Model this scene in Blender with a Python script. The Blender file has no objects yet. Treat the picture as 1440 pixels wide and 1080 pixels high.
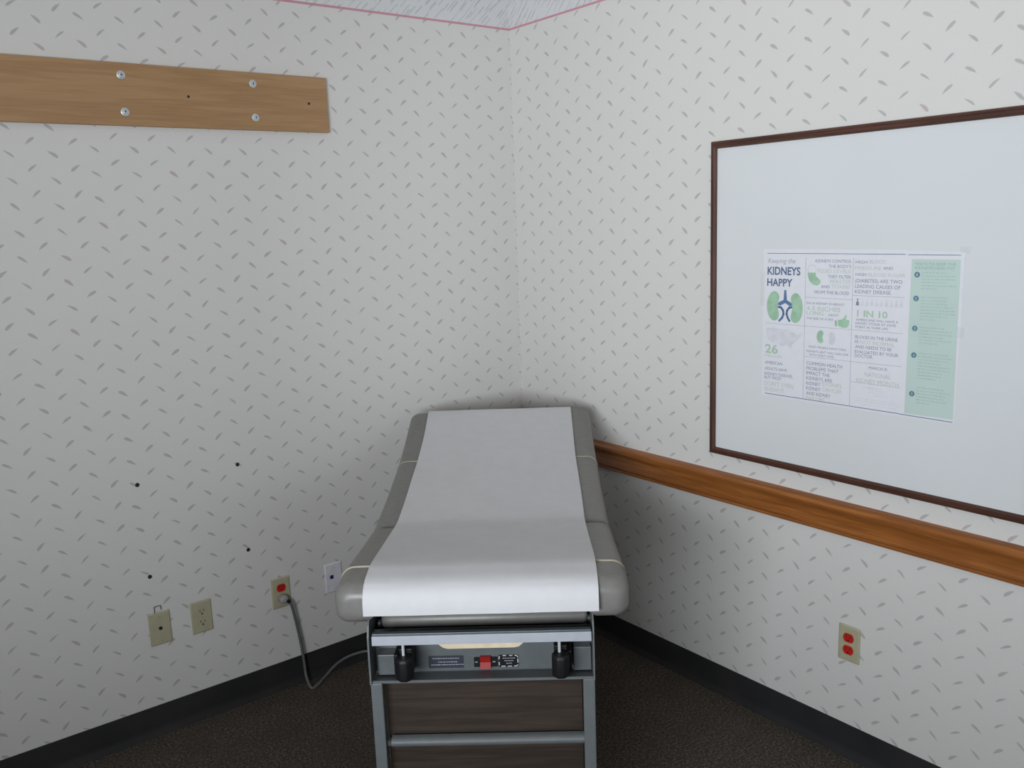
import bpy, bmesh, math, random
from mathutils import Vector, Matrix

scene = bpy.context.scene
COL = scene.collection
PI = math.pi

# ------------------------------------------------------------------ camera
cam_data = bpy.data.cameras.new('camera')
cam = bpy.data.objects.new('camera', cam_data)
COL.objects.link(cam)
FX = Vector((0.59986629, 0.77892954, -0.18283655))
RX = Vector((0.78761543, -0.61509274, -0.03637112))
UX = Vector((0.14079198, 0.12218708, 0.98247032))
cam.matrix_world = Matrix(((RX.x, UX.x, -FX.x, -2.28285),
                           (RX.y, UX.y, -FX.y, -2.89737),
                           (RX.z, UX.z, -FX.z, 1.66179),
                           (0, 0, 0, 1)))
cam_data.sensor_fit = 'HORIZONTAL'
cam_data.sensor_width = 36.0
cam_data.lens = 1227.96 * 36.0 / 1440.0
cam_data.clip_start = 0.02
scene.camera = cam

# ------------------------------------------------------------------ world, lights, exposure
world = bpy.data.worlds.new('world')
scene.world = world
world.use_nodes = True
wbg = world.node_tree.nodes['Background']
wbg.inputs['Color'].default_value = (0.70, 0.83, 1.0, 1)
wbg.inputs['Strength'].default_value = 1.0

WIN_X, WIN_Y0, WIN_Y1, WIN_Z0, WIN_Z1 = -3.55, -3.70, -2.10, 0.90, 2.05      # window in the wall on the left of the viewer
BACK_Y, WB_X0, WB_X1 = -6.00, -3.00, -1.40                                   # second window, unseen, added to light the left wall


def area_light(name, loc, direction, sx, sy, power, color, spread):
    d = bpy.data.lights.new(name, 'AREA')
    d.shape = 'RECTANGLE'
    d.size, d.size_y = sx, sy
    d.energy, d.color = power, color
    d.spread = math.radians(spread)
    o = bpy.data.objects.new(name, d)
    o.location = loc
    o.rotation_euler = Vector(direction).to_track_quat('-Z', 'Y').to_euler()
    COL.objects.link(o)
    return o


# lamps at the two windows, tilted up and narrowed to keep lower walls dim
area_light('side_daylight', (WIN_X - 0.015, (WIN_Y0 + WIN_Y1) / 2, 1.45), (1, 0.72, 0.29), 1.5, 0.85, 58, (0.91, 0.952, 1.0), 118)
area_light('rear_fill', ((WB_X0 + WB_X1) / 2, BACK_Y - 0.015, 1.45), (0.0, 1, 0.26), 1.5, 0.85, 6, (0.915, 0.955, 1.0), 100)  # added fill from behind the viewer, brightens the left wall

scene.view_settings.view_transform = 'Standard'
scene.view_settings.look = 'None'
scene.view_settings.gamma = 1.0
scene.view_settings.use_curve_mapping = False
scene.view_settings.exposure = 0.0


# ------------------------------------------------------------------ helpers: shader expressions
class Ex:
    """a socket (or number) that can be combined with arithmetic into Math nodes"""
    def __init__(self, nt, v):
        self.nt, self.v = nt, v

    def _op(self, op, *others):
        n = self.nt.nodes.new('ShaderNodeMath')
        n.operation = op
        for i, x in enumerate((self,) + others):
            x = x.v if isinstance(x, Ex) else x
            if isinstance(x, (int, float)):
                n.inputs[i].default_value = x
            else:
                self.nt.links.new(x, n.inputs[i])
        return Ex(self.nt, n.outputs[0])

    def __add__(self, o): return self._op('ADD', o)
    def __sub__(self, o): return self._op('SUBTRACT', o)
    def __mul__(self, o): return self._op('MULTIPLY', o)
    def __truediv__(self, o): return self._op('DIVIDE', o)
    def floor(self): return self._op('FLOOR')
    def fract(self): return self._op('FRACT')
    def abs(self): return self._op('ABSOLUTE')
    def sin(self): return self._op('SINE')
    def cos(self): return self._op('COSINE')
    def gt(self, o): return self._op('GREATER_THAN', o)
    def lt(self, o): return self._op('LESS_THAN', o)
    def max(self, o): return self._op('MAXIMUM', o)
    def min(self, o): return self._op('MINIMUM', o)
    def pow(self, o): return self._op('POWER', o)

    def smooth(self, a, b):
        n = self.nt.nodes.new('ShaderNodeMapRange')
        n.interpolation_type = 'SMOOTHSTEP'
        self.nt.links.new(self.v, n.inputs['Value'])
        n.inputs['From Min'].default_value = a
        n.inputs['From Max'].default_value = b
        return Ex(self.nt, n.outputs[0])


def new_mat(name, rough=0.5, color=(0.8, 0.8, 0.8), metal=0.0, spec=0.5):
    m = bpy.data.materials.new(name)
    m.use_nodes = True
    nt = m.node_tree
    p = nt.nodes['Principled BSDF']
    p.inputs['Base Color'].default_value = (*color, 1)
    p.inputs['Roughness'].default_value = rough
    p.inputs['Metallic'].default_value = metal
    p.inputs['Specular IOR Level'].default_value = spec
    return m, nt, p


def node(nt, t, **kw):
    n = nt.nodes.new(t)
    for k, v in kw.items():
        setattr(n, k, v)
    return n


def mixc(nt, fac, a, b, blend='MIX'):
    n = node(nt, 'ShaderNodeMix', data_type='RGBA', blend_type=blend)
    for sock, x in ((n.inputs[0], fac), (n.inputs[6], a), (n.inputs[7], b)):
        x = x.v if isinstance(x, Ex) else x
        if isinstance(x, tuple):
            sock.default_value = (*x, 1)
        elif isinstance(x, (int, float)):
            sock.default_value = x
        else:
            nt.links.new(x, sock)
    return n.outputs[2]


def ramp(nt, fac, stops):
    n = node(nt, 'ShaderNodeValToRGB')
    e = n.color_ramp.elements
    while len(e) < len(stops):
        e.new(0.5)
    for el, (p, c) in zip(e, stops):
        el.position, el.color = p, (*c, 1)
    nt.links.new(fac.v if isinstance(fac, Ex) else fac, n.inputs[0])
    return n.outputs[0]


def obj_coords(nt):
    tc = node(nt, 'ShaderNodeTexCoord')
    s = node(nt, 'ShaderNodeSeparateXYZ')
    nt.links.new(tc.outputs['Object'], s.inputs[0])
    return tc.outputs['Object'], Ex(nt, s.outputs[0]), Ex(nt, s.outputs[1]), Ex(nt, s.outputs[2])


def combine(nt, x, y, z):
    c = node(nt, 'ShaderNodeCombineXYZ')
    for i, v in enumerate((x, y, z)):
        v = v.v if isinstance(v, Ex) else v
        if isinstance(v, (int, float)):
            c.inputs[i].default_value = v
        else:
            nt.links.new(v, c.inputs[i])
    return c.outputs[0]


def noise(nt, vec, scale, detail=2.0, rough=0.5):
    n = node(nt, 'ShaderNodeTexNoise')
    n.inputs['Scale'].default_value = scale
    n.inputs['Detail'].default_value = detail
    n.inputs['Roughness'].default_value = rough
    nt.links.new(vec.v if isinstance(vec, Ex) else vec, n.inputs['Vector'])
    return Ex(nt, n.outputs['Fac'])


def bump(nt, p, height, strength, dist):
    b = node(nt, 'ShaderNodeBump')
    b.inputs['Strength'].default_value = strength
    b.inputs['Distance'].default_value = dist
    nt.links.new(height.v if isinstance(height, Ex) else height, b.inputs['Height'])
    nt.links.new(b.outputs[0], p.inputs['Normal'])


# ------------------------------------------------------------------ materials
WALL_BASE = (0.665, 0.655, 0.632)


def wallpaper_mat(name, axis, u0, z0, shift_at=None):
    """off-white woven wallpaper with two staggered rows of small leaf prints"""
    m, nt, p = new_mat(name, 0.62, spec=0.25)
    vec, X, Y, Z = obj_coords(nt)
    U = X if axis == 'x' else Y * -1.0
    if shift_at is not None:
        Z = Z + U.lt(shift_at) * 0.018
    col = WALL_BASE
    grain = noise(nt, vec, 260, 2, 0.6)
    col = mixc(nt, grain.smooth(0.3, 0.7) * 0.35, WALL_BASE, tuple(c * 0.93 for c in WALL_BASE))
    PU, PZ = 0.1145, 0.0750
    for k, (du, dz, ang) in enumerate(((0.0, 0.0, -0.66), (PU / 2, -PZ / 2 - 0.001, 0.66))):
        gu = (U - (u0 + du)) / PU + 0.5
        gz = (Z - (z0 + dz)) / PZ + 0.5
        wn = node(nt, 'ShaderNodeTexWhiteNoise', noise_dimensions='3D')
        nt.links.new(combine(nt, gu.floor(), gz.floor(), 3.7 + k * 11.3), wn.inputs['Vector'])
        hs = node(nt, 'ShaderNodeSeparateColor')
        nt.links.new(wn.outputs['Color'], hs.inputs[0])
        h1, h2, h3 = (Ex(nt, hs.outputs[i]) for i in range(3))
        lu = (gu.fract() - 0.5) * PU
        lz = (gz.fract() - 0.5) * PZ
        A = (h1 - 0.5) * 0.24 + ang
        ca, sa = A.cos(), A.sin()
        P = lu * ca + lz * sa
        Q = lz * ca - lu * sa
        flip = (h2.gt(0.5) * 2.0) - 1.0
        t = (P * flip) / 0.034 + 0.5                     # 0..1 along the leaf
        tt = t.max(0.0).min(1.0)
        curve = (tt - 0.5) * (tt - 0.5) * 0.006          # slightly bent
        w = tt.pow(0.55) * (tt * -1.0 + 1.0) * ((h3 * 0.006) + 0.0085)
        d = w - (Q + curve - 0.0006).abs()
        mask = d.smooth(-0.0010, 0.0016) * t.gt(0.0) * t.lt(1.0)
        tint = ramp(nt, h3, [(0.0, (0.335, 0.37, 0.355)), (0.35, (0.38, 0.355, 0.38)), (0.7, (0.36, 0.38, 0.36)), (1.0, (0.42, 0.345, 0.37))])
        col = mixc(nt, mask * (noise(nt, vec, 420, 1) * 0.45 + 0.52), col, tint)
    nt.links.new(col, p.inputs['Base Color'])
    weave = (X + Y).abs() * 2600.0
    h = weave.sin() * 0.5 + (Z * 2600.0).sin() * 0.5 + noise(nt, vec, 500, 1) * 0.8
    bump(nt, p, h, 0.12, 0.0006)
    return m


def border_mat(name, axis, z_line):
    """wallpaper border: rose line below a pale ground of slanted dry-brush strokes"""
    m, nt, p = new_mat(name, 0.6, spec=0.25)
    vec, X, Y, Z = obj_coords(nt)
    U = X if axis == 'x' else Y * -1.0
    H = Z - z_line
    across = (U - H) * 0.7071
    along = (U + H) * 0.7071
    wob = noise(nt, combine(nt, across * 3.0, along * 3.0, 1.7), 4, 1) * 0.010
    col = (0.64, 0.645, 0.655)
    for k, (step, length, wd, off) in enumerate(((0.0165, 0.075, 0.0030, 0.0), (0.0230, 0.110, 0.0022, 0.37), (0.0310, 0.060, 0.0042, 0.71))):
        ga = (across + wob) / step + off
        wn = node(nt, 'ShaderNodeTexWhiteNoise', noise_dimensions='3D')
        nt.links.new(combine(nt, ga.floor(), 0.0, 2.3 + k), wn.inputs['Vector'])
        gl_ = along / length + Ex(nt, wn.outputs['Value'])
        wn2 = node(nt, 'ShaderNodeTexWhiteNoise', noise_dimensions='3D')
        nt.links.new(combine(nt, ga.floor(), gl_.floor(), 5.1 + k), wn2.inputs['Vector'])
        hs = node(nt, 'ShaderNodeSeparateColor')
        nt.links.new(wn2.outputs['Color'], hs.inputs[0])
        h1, h2, h3 = (Ex(nt, hs.outputs[i]) for i in range(3))
        q = ((ga.fract() - 0.5) - (h1 - 0.5) * 0.5).abs() * step
        t = (gl_.fract() - 0.5).abs()
        mask = q.smooth(wd, wd * 0.25) * t.smooth(0.46, 0.25) * h2.gt(0.48) * (noise(nt, vec, 150, 1) * 0.9 + 0.05)
        tint = ramp(nt, h3, [(0.0, (0.27, 0.34, 0.35)), (0.45, (0.33, 0.37, 0.38)), (0.7, (0.40, 0.37, 0.41)), (1.0, (0.52, 0.33, 0.37))])
        col = mixc(nt, mask * 0.95, col, tint)
    line = (H - 0.004).abs().smooth(0.0045, 0.0030)
    col = mixc(nt, line * 0.95, col, (0.55, 0.25, 0.31))
    nt.links.new(col, p.inputs['Base Color'])
    return m


def wood_mat(name, axis, dark, mid, light, rough, scale=1.0, wave=0.6):
    """straight-grained wood with the grain along one object axis"""
    m, nt, p = new_mat(name, rough)
    vec, X, Y, Z = obj_coords(nt)
    A = {'x': (X, Y, Z), 'y': (Y, Z, X), 'z': (Z, X, Y)}[axis]
    v1 = combine(nt, A[0] * 0.9, A[1] * 14.0, A[2] * 14.0)
    v2 = combine(nt, A[0] * 4.0, A[1] * 160.0, A[2] * 160.0)
    big = noise(nt, v1, 2.2 * scale, 3, 0.55)
    rings = ((big * 22.0).sin() * 0.5 + 0.5) * wave + big * (1 - wave)
    fine = noise(nt, v2, 2.0 * scale, 3, 0.6)
    f = rings * 0.45 + fine * 0.55
    col = ramp(nt, f, [(0.22, dark), (0.5, mid), (0.80, light)])
    nt.links.new(col, p.inputs['Base Color'])
    bump(nt, p, fine, 0.10, 0.0006)
    return m


M = {}
M['paper_left'] = wallpaper_mat('wallpaper_left', 'x', -1.2565, 1.922, shift_at=-1.637)
M['paper_right'] = wallpaper_mat('wallpaper_right', 'y', 0.109, 2.362)
M['border_x'] = border_mat('border_left', 'x', 2.4108)
M['border_y'] = border_mat('border_right', 'y', 2.4108)
M['oak'] = wood_mat('oak', 'x', (0.28, 0.155, 0.066), (0.365, 0.212, 0.098), (0.43, 0.27, 0.135), 0.42, 1.0, 0.35)
M['rail_wood'] = wood_mat('rail_wood', 'y', (0.17, 0.055, 0.014), (0.30, 0.105, 0.024), (0.42, 0.165, 0.042), 0.30, 1.0, 0.45)
M['frame_wood'] = wood_mat('frame_wood', 'z', (0.045, 0.018, 0.012), (0.075, 0.030, 0.020), (0.115, 0.050, 0.034), 0.42)
M['frame_wood_h'] = wood_mat('frame_wood_h', 'y', (0.045, 0.018, 0.012), (0.075, 0.030, 0.020), (0.115, 0.050, 0.034), 0.42)
M['laminate'] = wood_mat('laminate', 'x', (0.022, 0.014, 0.010), (0.036, 0.025, 0.018), (0.052, 0.037, 0.027), 0.45)

m, nt, p = new_mat('ceiling_paint', 0.85, (0.64, 0.605, 0.565)); M['ceiling'] = m
m, nt, p = new_mat('carpet', 0.95, spec=0.1)
vec, X, Y, Z = obj_coords(nt)
f = noise(nt, vec, 130, 4, 0.7)
g = noise(nt, vec, 9, 2, 0.5)
c1 = ramp(nt, f, [(0.34, (0.030, 0.027, 0.024)), (0.50, (0.076, 0.064, 0.053)), (0.64, (0.170, 0.142, 0.114))])
nt.links.new(mixc(nt, g.smooth(0.35, 0.7) * 0.25, c1, (0.045, 0.038, 0.032)), p.inputs['Base Color'])
bump(nt, p, f, 0.6, 0.004)
M['carpet'] = m
m, nt, p = new_mat('cove_rubber', 0.65, (0.018, 0.018, 0.019), spec=0.3); M['cove'] = m
vec, X, Y, Z = obj_coords(nt)
nt.links.new(ramp(nt, noise(nt, vec, 6, 2), [(0.3, (0.016, 0.016, 0.017)), (0.7, (0.026, 0.025, 0.026))]), p.inputs['Base Color'])


def plain(key, color, rough=0.5, metal=0.0, var=0.06, scale=40, spec=0.5, b=0.0, bs=300):
    """one colour with a faint mottling, and fine relief where b > 0"""
    m, nt, p = new_mat(key, rough, color, metal, spec)
    vec, X, Y, Z = obj_coords(nt)
    n = noise(nt, vec, scale, 2, 0.5)
    nt.links.new(mixc(nt, n.smooth(0.3, 0.7), tuple(c * (1 - var) for c in color), tuple(min(1, c * (1 + var)) for c in color)), p.inputs['Base Color'])
    if b:
        bump(nt, p, noise(nt, vec, bs, 2, 0.6), b, 0.0008)
    M[key] = m
    return m


plain('vinyl', (0.172, 0.168, 0.157), 0.38, var=0.05, b=0.25, bs=600)
plain('piping', (0.32, 0.295, 0.22), 0.5)
plain('paper', (0.575, 0.58, 0.595), 0.75, var=0.015, scale=25, b=0.30, bs=220, spec=0.2)
plain('steel_paint', (0.112, 0.126, 0.130), 0.52, var=0.05)
plain('panel_paint', (0.105, 0.118, 0.122), 0.40, var=0.05)
plain('aluminium', (0.50, 0.535, 0.59), 0.30, 0.35, var=0.03)
plain('rail_lip', (0.11, 0.13, 0.14), 0.4, 0.3)
plain('cream_plastic', (0.62, 0.53, 0.38), 0.45)
plain('black_plastic', (0.006, 0.006, 0.007), 0.5, spec=0.3)
plain('red_plastic', (0.30, 0.016, 0.012), 0.4)
plain('red_socket', (0.52, 0.022, 0.012), 0.4)
plain('ivory', (0.42, 0.40, 0.275), 0.42, var=0.04)
plain('white_plastic', (0.68, 0.68, 0.72), 0.42)
plain('blue_plastic', (0.012, 0.020, 0.16), 0.4)
plain('slot_black', (0.012, 0.010, 0.009), 0.7)
plain('plug_grey', (0.30, 0.30, 0.29), 0.35)
plain('cord_grey', (0.115, 0.12, 0.122), 0.5)
plain('bolt_zinc', (0.58, 0.62, 0.64), 0.38, 0.35)
plain('bolt_dark', (0.10, 0.11, 0.11), 0.5, 0.5)
plain('board_white', (0.66, 0.685, 0.695), 0.38, var=0.012, scale=3, spec=0.35)
plain('poster_paper', (0.71, 0.715, 0.76), 0.55, var=0.01, spec=0.3)
plain('navy_ink', (0.20, 0.235, 0.33), 0.6)
plain('title_ink', (0.095, 0.15, 0.26), 0.6)
plain('slate_ink', (0.33, 0.37, 0.44), 0.6)
plain('green_ink', (0.41, 0.54, 0.43), 0.6)
plain('pale_green_ink', (0.48, 0.55, 0.49), 0.6)
plain('kidney_green', (0.33, 0.52, 0.37), 0.6, var=0.12, scale=30)
plain('vessel_blue', (0.10, 0.18, 0.34), 0.6)
plain('panel_green', (0.50, 0.62, 0.575), 0.6, var=0.02, scale=8)
plain('panel_text', (0.38, 0.53, 0.48), 0.6)
plain('panel_title', (0.24, 0.42, 0.42), 0.6)
plain('badge_blue', (0.10, 0.21, 0.28), 0.6)
plain('pale_grey_ink', (0.63, 0.64, 0.69), 0.6)
plain('nameplate_dark', (0.035, 0.038, 0.055), 0.4)
plain('nameplate_light', (0.30, 0.32, 0.36), 0.5)
plain('sticker_white', (0.55, 0.57, 0.57), 0.5)
m, nt, p = new_mat('clear_tape', 0.12, (0.85, 0.86, 0.86)); p.inputs['Alpha'].default_value = 0.14; M['tape'] = m
m = bpy.data.materials.new('window_glass'); m.use_nodes = True; nt = m.node_tree
nt.nodes.clear()
o_ = node(nt, 'ShaderNodeOutputMaterial'); mx = node(nt, 'ShaderNodeMixShader'); tr = node(nt, 'ShaderNodeBsdfTransparent')
gl = node(nt, 'ShaderNodeBsdfGlossy'); gl.inputs['Roughness'].default_value = 0.02; fr = node(nt, 'ShaderNodeFresnel')
nt.links.new(fr.outputs[0], mx.inputs[0]); nt.links.new(tr.outputs[0], mx.inputs[1]); nt.links.new(gl.outputs[0], mx.inputs[2]); nt.links.new(mx.outputs[0], o_.inputs[0])
M['glass'] = m
plain('trim_white', (0.72, 0.71, 0.68), 0.5)


# ------------------------------------------------------------------ helpers: meshes and objects
def build(name, bm, mat, parent=None, smooth=False, loc=(0, 0, 0)):
    me = bpy.data.meshes.new(name)
    bm.normal_update()
    bmesh.ops.recalc_face_normals(bm, faces=bm.faces[:])
    bm.to_mesh(me)
    bm.free()
    if smooth:
        for pl in me.polygons:
            pl.use_smooth = True
        try:
            me.set_sharp_from_angle(angle=math.radians(smooth if smooth is not True else 40))
        except Exception:
            pass
    me.materials.append(M[mat])
    o = bpy.data.objects.new(name, me)
    o.location = loc
    COL.objects.link(o)
    if parent:
        o.parent = parent
    return o


def thing(name, label, cat, loc=(0, 0, 0), rot=(0, 0, 0), group=None):
    o = bpy.data.objects.new(name, None)
    o.empty_display_size = 0.1
    o.location, o.rotation_euler = loc, rot
    COL.objects.link(o)
    return tag(o, label, cat, group)


def tag(o, label=None, cat=None, group=None, kind=None):
    if label: o['label'] = label
    if cat: o['category'] = cat
    if group: o['group'] = group
    if kind: o['kind'] = kind
    return o


def box(bm, x0, x1, y0, y1, z0, z1, bev=0.0, seg=2):
    r = bmesh.ops.create_cube(bm, size=1.0, matrix=Matrix.Translation(((x0 + x1) / 2, (y0 + y1) / 2, (z0 + z1) / 2)) @ Matrix.Diagonal((abs(x1 - x0), abs(y1 - y0), abs(z1 - z0), 1)))
    if bev:
        es = list({e for v in r['verts'] for e in v.link_edges})
        bmesh.ops.bevel(bm, geom=es, offset=bev, segments=seg, profile=0.5, affect='EDGES')
    return bm


def B(*a, **k):
    return box(bmesh.new(), *a, **k)


def cyl(bm, p0, p1, r0, r1=None, seg=20, cap=True):
    p0, p1 = Vector(p0), Vector(p1)
    d = p1 - p0
    mt = Matrix.Translation((p0 + p1) / 2) @ d.to_track_quat('Z', 'Y').to_matrix().to_4x4()
    bmesh.ops.create_cone(bm, cap_ends=cap, segments=seg, radius1=r0, radius2=r0 if r1 is None else r1, depth=d.length, matrix=mt)
    return bm


def lathe(bm, prof, origin, axis, seg=24):
    """prof: (radius, height) pairs turned about axis at origin"""
    q = Vector(axis).to_track_quat('Z', 'Y').to_matrix()
    o = Vector(origin)
    rings = []
    for r, h in prof:
        rings.append([bm.verts.new(o + q @ Vector((max(r, 1e-5) * math.cos(2 * PI * i / seg), max(r, 1e-5) * math.sin(2 * PI * i / seg), h))) for i in range(seg)])
    for a, b in zip(rings, rings[1:]):
        for i in range(seg):
            bm.faces.new((a[i], a[(i + 1) % seg], b[(i + 1) % seg], b[i]))
    bm.faces.new(rings[0]); bm.faces.new(rings[-1])
    return bm


def loft(bm, rings, cap=True, closed=True):
    vs = [[bm.verts.new(p) for p in r] for r in rings]
    n = len(vs[0])
    for a, b in zip(vs, vs[1:]):
        for i in range(n if closed else n - 1):
            bm.faces.new((a[i], a[(i + 1) % n], b[(i + 1) % n], b[i]))
    if cap and closed:
        bm.faces.new(vs[0]); bm.faces.new(vs[-1])
    return bm


def tube(bm, pts, r, seg=10):
    pts = [Vector(p) for p in pts]
    rings, prev = [], None
    for i, p in enumerate(pts):
        t = (pts[min(i + 1, len(pts) - 1)] - pts[max(i - 1, 0)]).normalized()
        u = t.orthogonal().normalized() if prev is None else (prev - t * prev.dot(t)).normalized()
        prev = u
        w = t.cross(u)
        rings.append([p + (u * math.cos(2 * PI * k / seg) + w * math.sin(2 * PI * k / seg)) * r for k in range(seg)])
    return loft(bm, rings)


def spline(ctrl, n=10):
    """Catmull-Rom through the control points"""
    P = [Vector(c) for c in ctrl]
    P = [P[0] * 2 - P[1]] + P + [P[-1] * 2 - P[-2]]
    out = []
    for i in range(1, len(P) - 2):
        for k in range(n):
            t = k / n
            a, b, c, d = P[i - 1], P[i], P[i + 1], P[i + 2]
            out.append(0.5 * ((2 * b) + (c - a) * t + (2 * a - 5 * b + 4 * c - d) * t * t + (3 * b - a - 3 * c + d) * t ** 3))
    out.append(P[-2])
    return out


def prism(bm, poly, h0, h1, frame):
    """extrude a 2-D polygon between two heights; frame maps (u, v, h) to space"""
    a = [bm.verts.new(frame(u, v, h0)) for u, v in poly]
    b = [bm.verts.new(frame(u, v, h1)) for u, v in poly]
    n = len(poly)
    bm.faces.new(a); bm.faces.new(b)
    for i in range(n):
        bm.faces.new((a[i], a[(i + 1) % n], b[(i + 1) % n], b[i]))
    return bm


def round_rect(cx, cy, w, h, r, n=5):
    out = []
    for qx, qy, a0 in ((1, 1, 0), (-1, 1, 90), (-1, -1, 180), (1, -1, 270)):
        for k in range(n + 1):
            a = math.radians(a0 + 90 * k / n)
            out.append((cx + qx * (w / 2 - r) + r * math.cos(a), cy + qy * (h / 2 - r) + r * math.sin(a)))
    return out


def circle(cx, cy, r, n=20, ry=None):
    return [(cx + r * math.cos(2 * PI * i / n), cy + (ry or r) * math.sin(2 * PI * i / n)) for i in range(n)]

# ================================================================== the room
RX0, RY0, H = WIN_X, BACK_Y, 2.72
tag(build('floor', B(RX0 - 0.1, 0.1, RY0 - 0.1, 0.1, -0.1, 0.0), 'carpet'), 'dark brown flecked carpet floor', kind='structure')
tag(build('ceiling', B(RX0 - 0.1, 0.1, RY0 - 0.1, 0.1, H, H + 0.1), 'ceiling'), 'plain white ceiling', kind='structure')
wl = tag(build('wall_left', B(RX0 - 0.1, 0.1, 0.0, 0.1, 0.0, H), 'paper_left'), 'left wall in off-white leaf-print wallpaper', kind='structure')
wr = tag(build('wall_right', B(0.0, 0.1, RY0 - 0.1, 0.0, 0.0, H), 'paper_right'), 'right wall in off-white leaf-print wallpaper', kind='structure')
bm = bmesh.new()
box(bm, RX0 - 0.1, 0.1, RY0 - 0.1, RY0, 0.0, WIN_Z0)
box(bm, RX0 - 0.1, 0.1, RY0 - 0.1, RY0, WIN_Z1, H)
box(bm, RX0 - 0.1, WB_X0, RY0 - 0.1, RY0, WIN_Z0, WIN_Z1)
box(bm, WB_X1, 0.1, RY0 - 0.1, RY0, WIN_Z0, WIN_Z1)
tag(build('wall_back', bm, 'paper_left'), 'wall behind the viewer in leaf-print wallpaper', kind='structure')
bm = bmesh.new()
box(bm, RX0 - 0.1, RX0, RY0, 0.0, 0.0, WIN_Z0)
box(bm, RX0 - 0.1, RX0, RY0, 0.0, WIN_Z1, H)
box(bm, RX0 - 0.1, RX0, RY0, WIN_Y0, WIN_Z0, WIN_Z1)
box(bm, RX0 - 0.1, RX0, WIN_Y1, 0.0, WIN_Z0, WIN_Z1)
tag(build('wall_window', bm, 'paper_right'), 'wall with the window in leaf-print wallpaper', kind='structure')
ZB = 2.4108
build('wallpaper_border', B(RX0, -0.0012, -0.0012, 0.0, ZB, H), 'border_x', wl)['label'] = 'wallpaper border of slanted strokes above a rose line'
build('wallpaper_border', B(-0.0012, 0.0, RY0, -0.0012, ZB, H), 'border_y', wr)['label'] = 'wallpaper border of slanted strokes above a rose line'

# windows out of view: one for the daylight, one added for the left wall
def window(name, label, a0, a1, place):
    """place(a0, a1, d0, d1) turns a run along the wall and a depth into a footprint x0, x1, y0, y1"""
    bm = bmesh.new()
    mid = (a0 + a1) / 2
    for p0, p1, z0, z1 in ((a0, a0 + 0.05, WIN_Z0, WIN_Z1), (a1 - 0.05, a1, WIN_Z0, WIN_Z1), (a0 + 0.05, a1 - 0.05, WIN_Z0, WIN_Z0 + 0.05),
                           (a0 + 0.05, a1 - 0.05, WIN_Z1 - 0.05, WIN_Z1), (mid - 0.025, mid + 0.025, WIN_Z0 + 0.05, WIN_Z1 - 0.05)):
        box(bm, *place(p0, p1, -0.08, -0.03), z0, z1, 0.004)
    w = tag(build(name, bm, 'trim_white'), label, kind='structure')
    for p0, p1 in ((a0 + 0.05, mid - 0.025), (mid + 0.025, a1 - 0.05)):
        build('pane', B(*place(p0, p1, -0.058, -0.052), WIN_Z0 + 0.05, WIN_Z1 - 0.05), 'glass', w)


window('window_1', 'white framed window in the wall to the left of the viewer', WIN_Y0, WIN_Y1, lambda a, b, d0, d1: (RX0 + d0, RX0 + d1, a, b))
window('added_window', 'added unseen white framed window in the wall behind the viewer', WB_X0, WB_X1, lambda a, b, d0, d1: (a, b, RY0 + d0, RY0 + d1))

# cove baseboard: upright, top bead, toe curving out over the carpet
COVE = [(0.0, 0.0), (0.019, 0.0), (0.017, 0.004), (0.010, 0.011), (0.006, 0.020), (0.0045, 0.032), (0.004, 0.094), (0.003, 0.1005), (0.0, 0.1016)]
bm = bmesh.new()
loft(bm, [[(x, -d, z) for d, z in COVE] for x in (RX0, -0.0)])
tag(build('baseboard_left', bm, 'cove', smooth=30), 'black rubber cove baseboard of the left wall', kind='structure')
bm = bmesh.new()
loft(bm, [[(-d, y, z) for d, z in COVE] for y in (RY0, -0.004)])
tag(build('baseboard_right', bm, 'cove', smooth=30), 'black rubber cove baseboard of the right wall', kind='structure')

# moulded wooden chair rail on the right wall
RAIL = [(0.0, 0.7050), (0.010, 0.7050), (0.014, 0.7075), (0.015, 0.7125), (0.013, 0.7160), (0.0165, 0.7195), (0.0185, 0.7235), (0.0185, 0.7290), (0.0165, 0.7330),
        (0.0165, 0.7650), (0.0185, 0.7720), (0.0240, 0.7790), (0.0280, 0.7860), (0.0290, 0.7930), (0.0265, 0.7995), (0.0210, 0.8040), (0.012, 0.8075), (0.0, 0.8095)]
bm = bmesh.new()
loft(bm, [[(-d, y, z) for d, z in RAIL] for y in (RY0, 0.0)])
tag(build('trim_1', bm, 'rail_wood', smooth=35), 'moulded orange-brown wooden chair rail along the right wall', kind='structure')

# ================================================================== left wall: oak board and fittings
board = thing('mounting_board', 'long oak board bolted flat high on the left wall', 'board', (-0.83, 0.0, 1.99))
build('plank', B(-1.75, 0.0, -0.0195, 0.0, 0.0, 0.1825, 0.0015), 'oak', board)
for bx in (-0.675, -0.265, -1.115, -1.52):
    for bz in (0.040, 0.147):
        bm = bmesh.new()
        lathe(bm, [(0.0122, 0.0), (0.0128, 0.0012), (0.0122, 0.0028), (0.0094, 0.0040), (0.0086, 0.0042)], (bx, -0.0195, bz), (0, -1, 0), 28)
        bt = build('bolt', bm, 'bolt_zinc', board, smooth=30)
        bm = bmesh.new()
        lathe(bm, [(0.0080, 0.0038), (0.0080, 0.0056), (0.0068, 0.0074), (0.005, 0.0082), (0.0032, 0.0082), (0.0028, 0.0064)], (bx, -0.0195, bz), (0, -1, 0), 20)
        build('bolt_head', bm, 'bolt_zinc', bt, smooth=30)
        bm = bmesh.new()
        lathe(bm, [(0.0027, 0.0), (0.0027, 0.0007)], (bx, -0.0195 - 0.0064, bz), (0, -1, 0), 6)
        build('socket_recess', bm, 'bolt_dark', bt)
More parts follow.
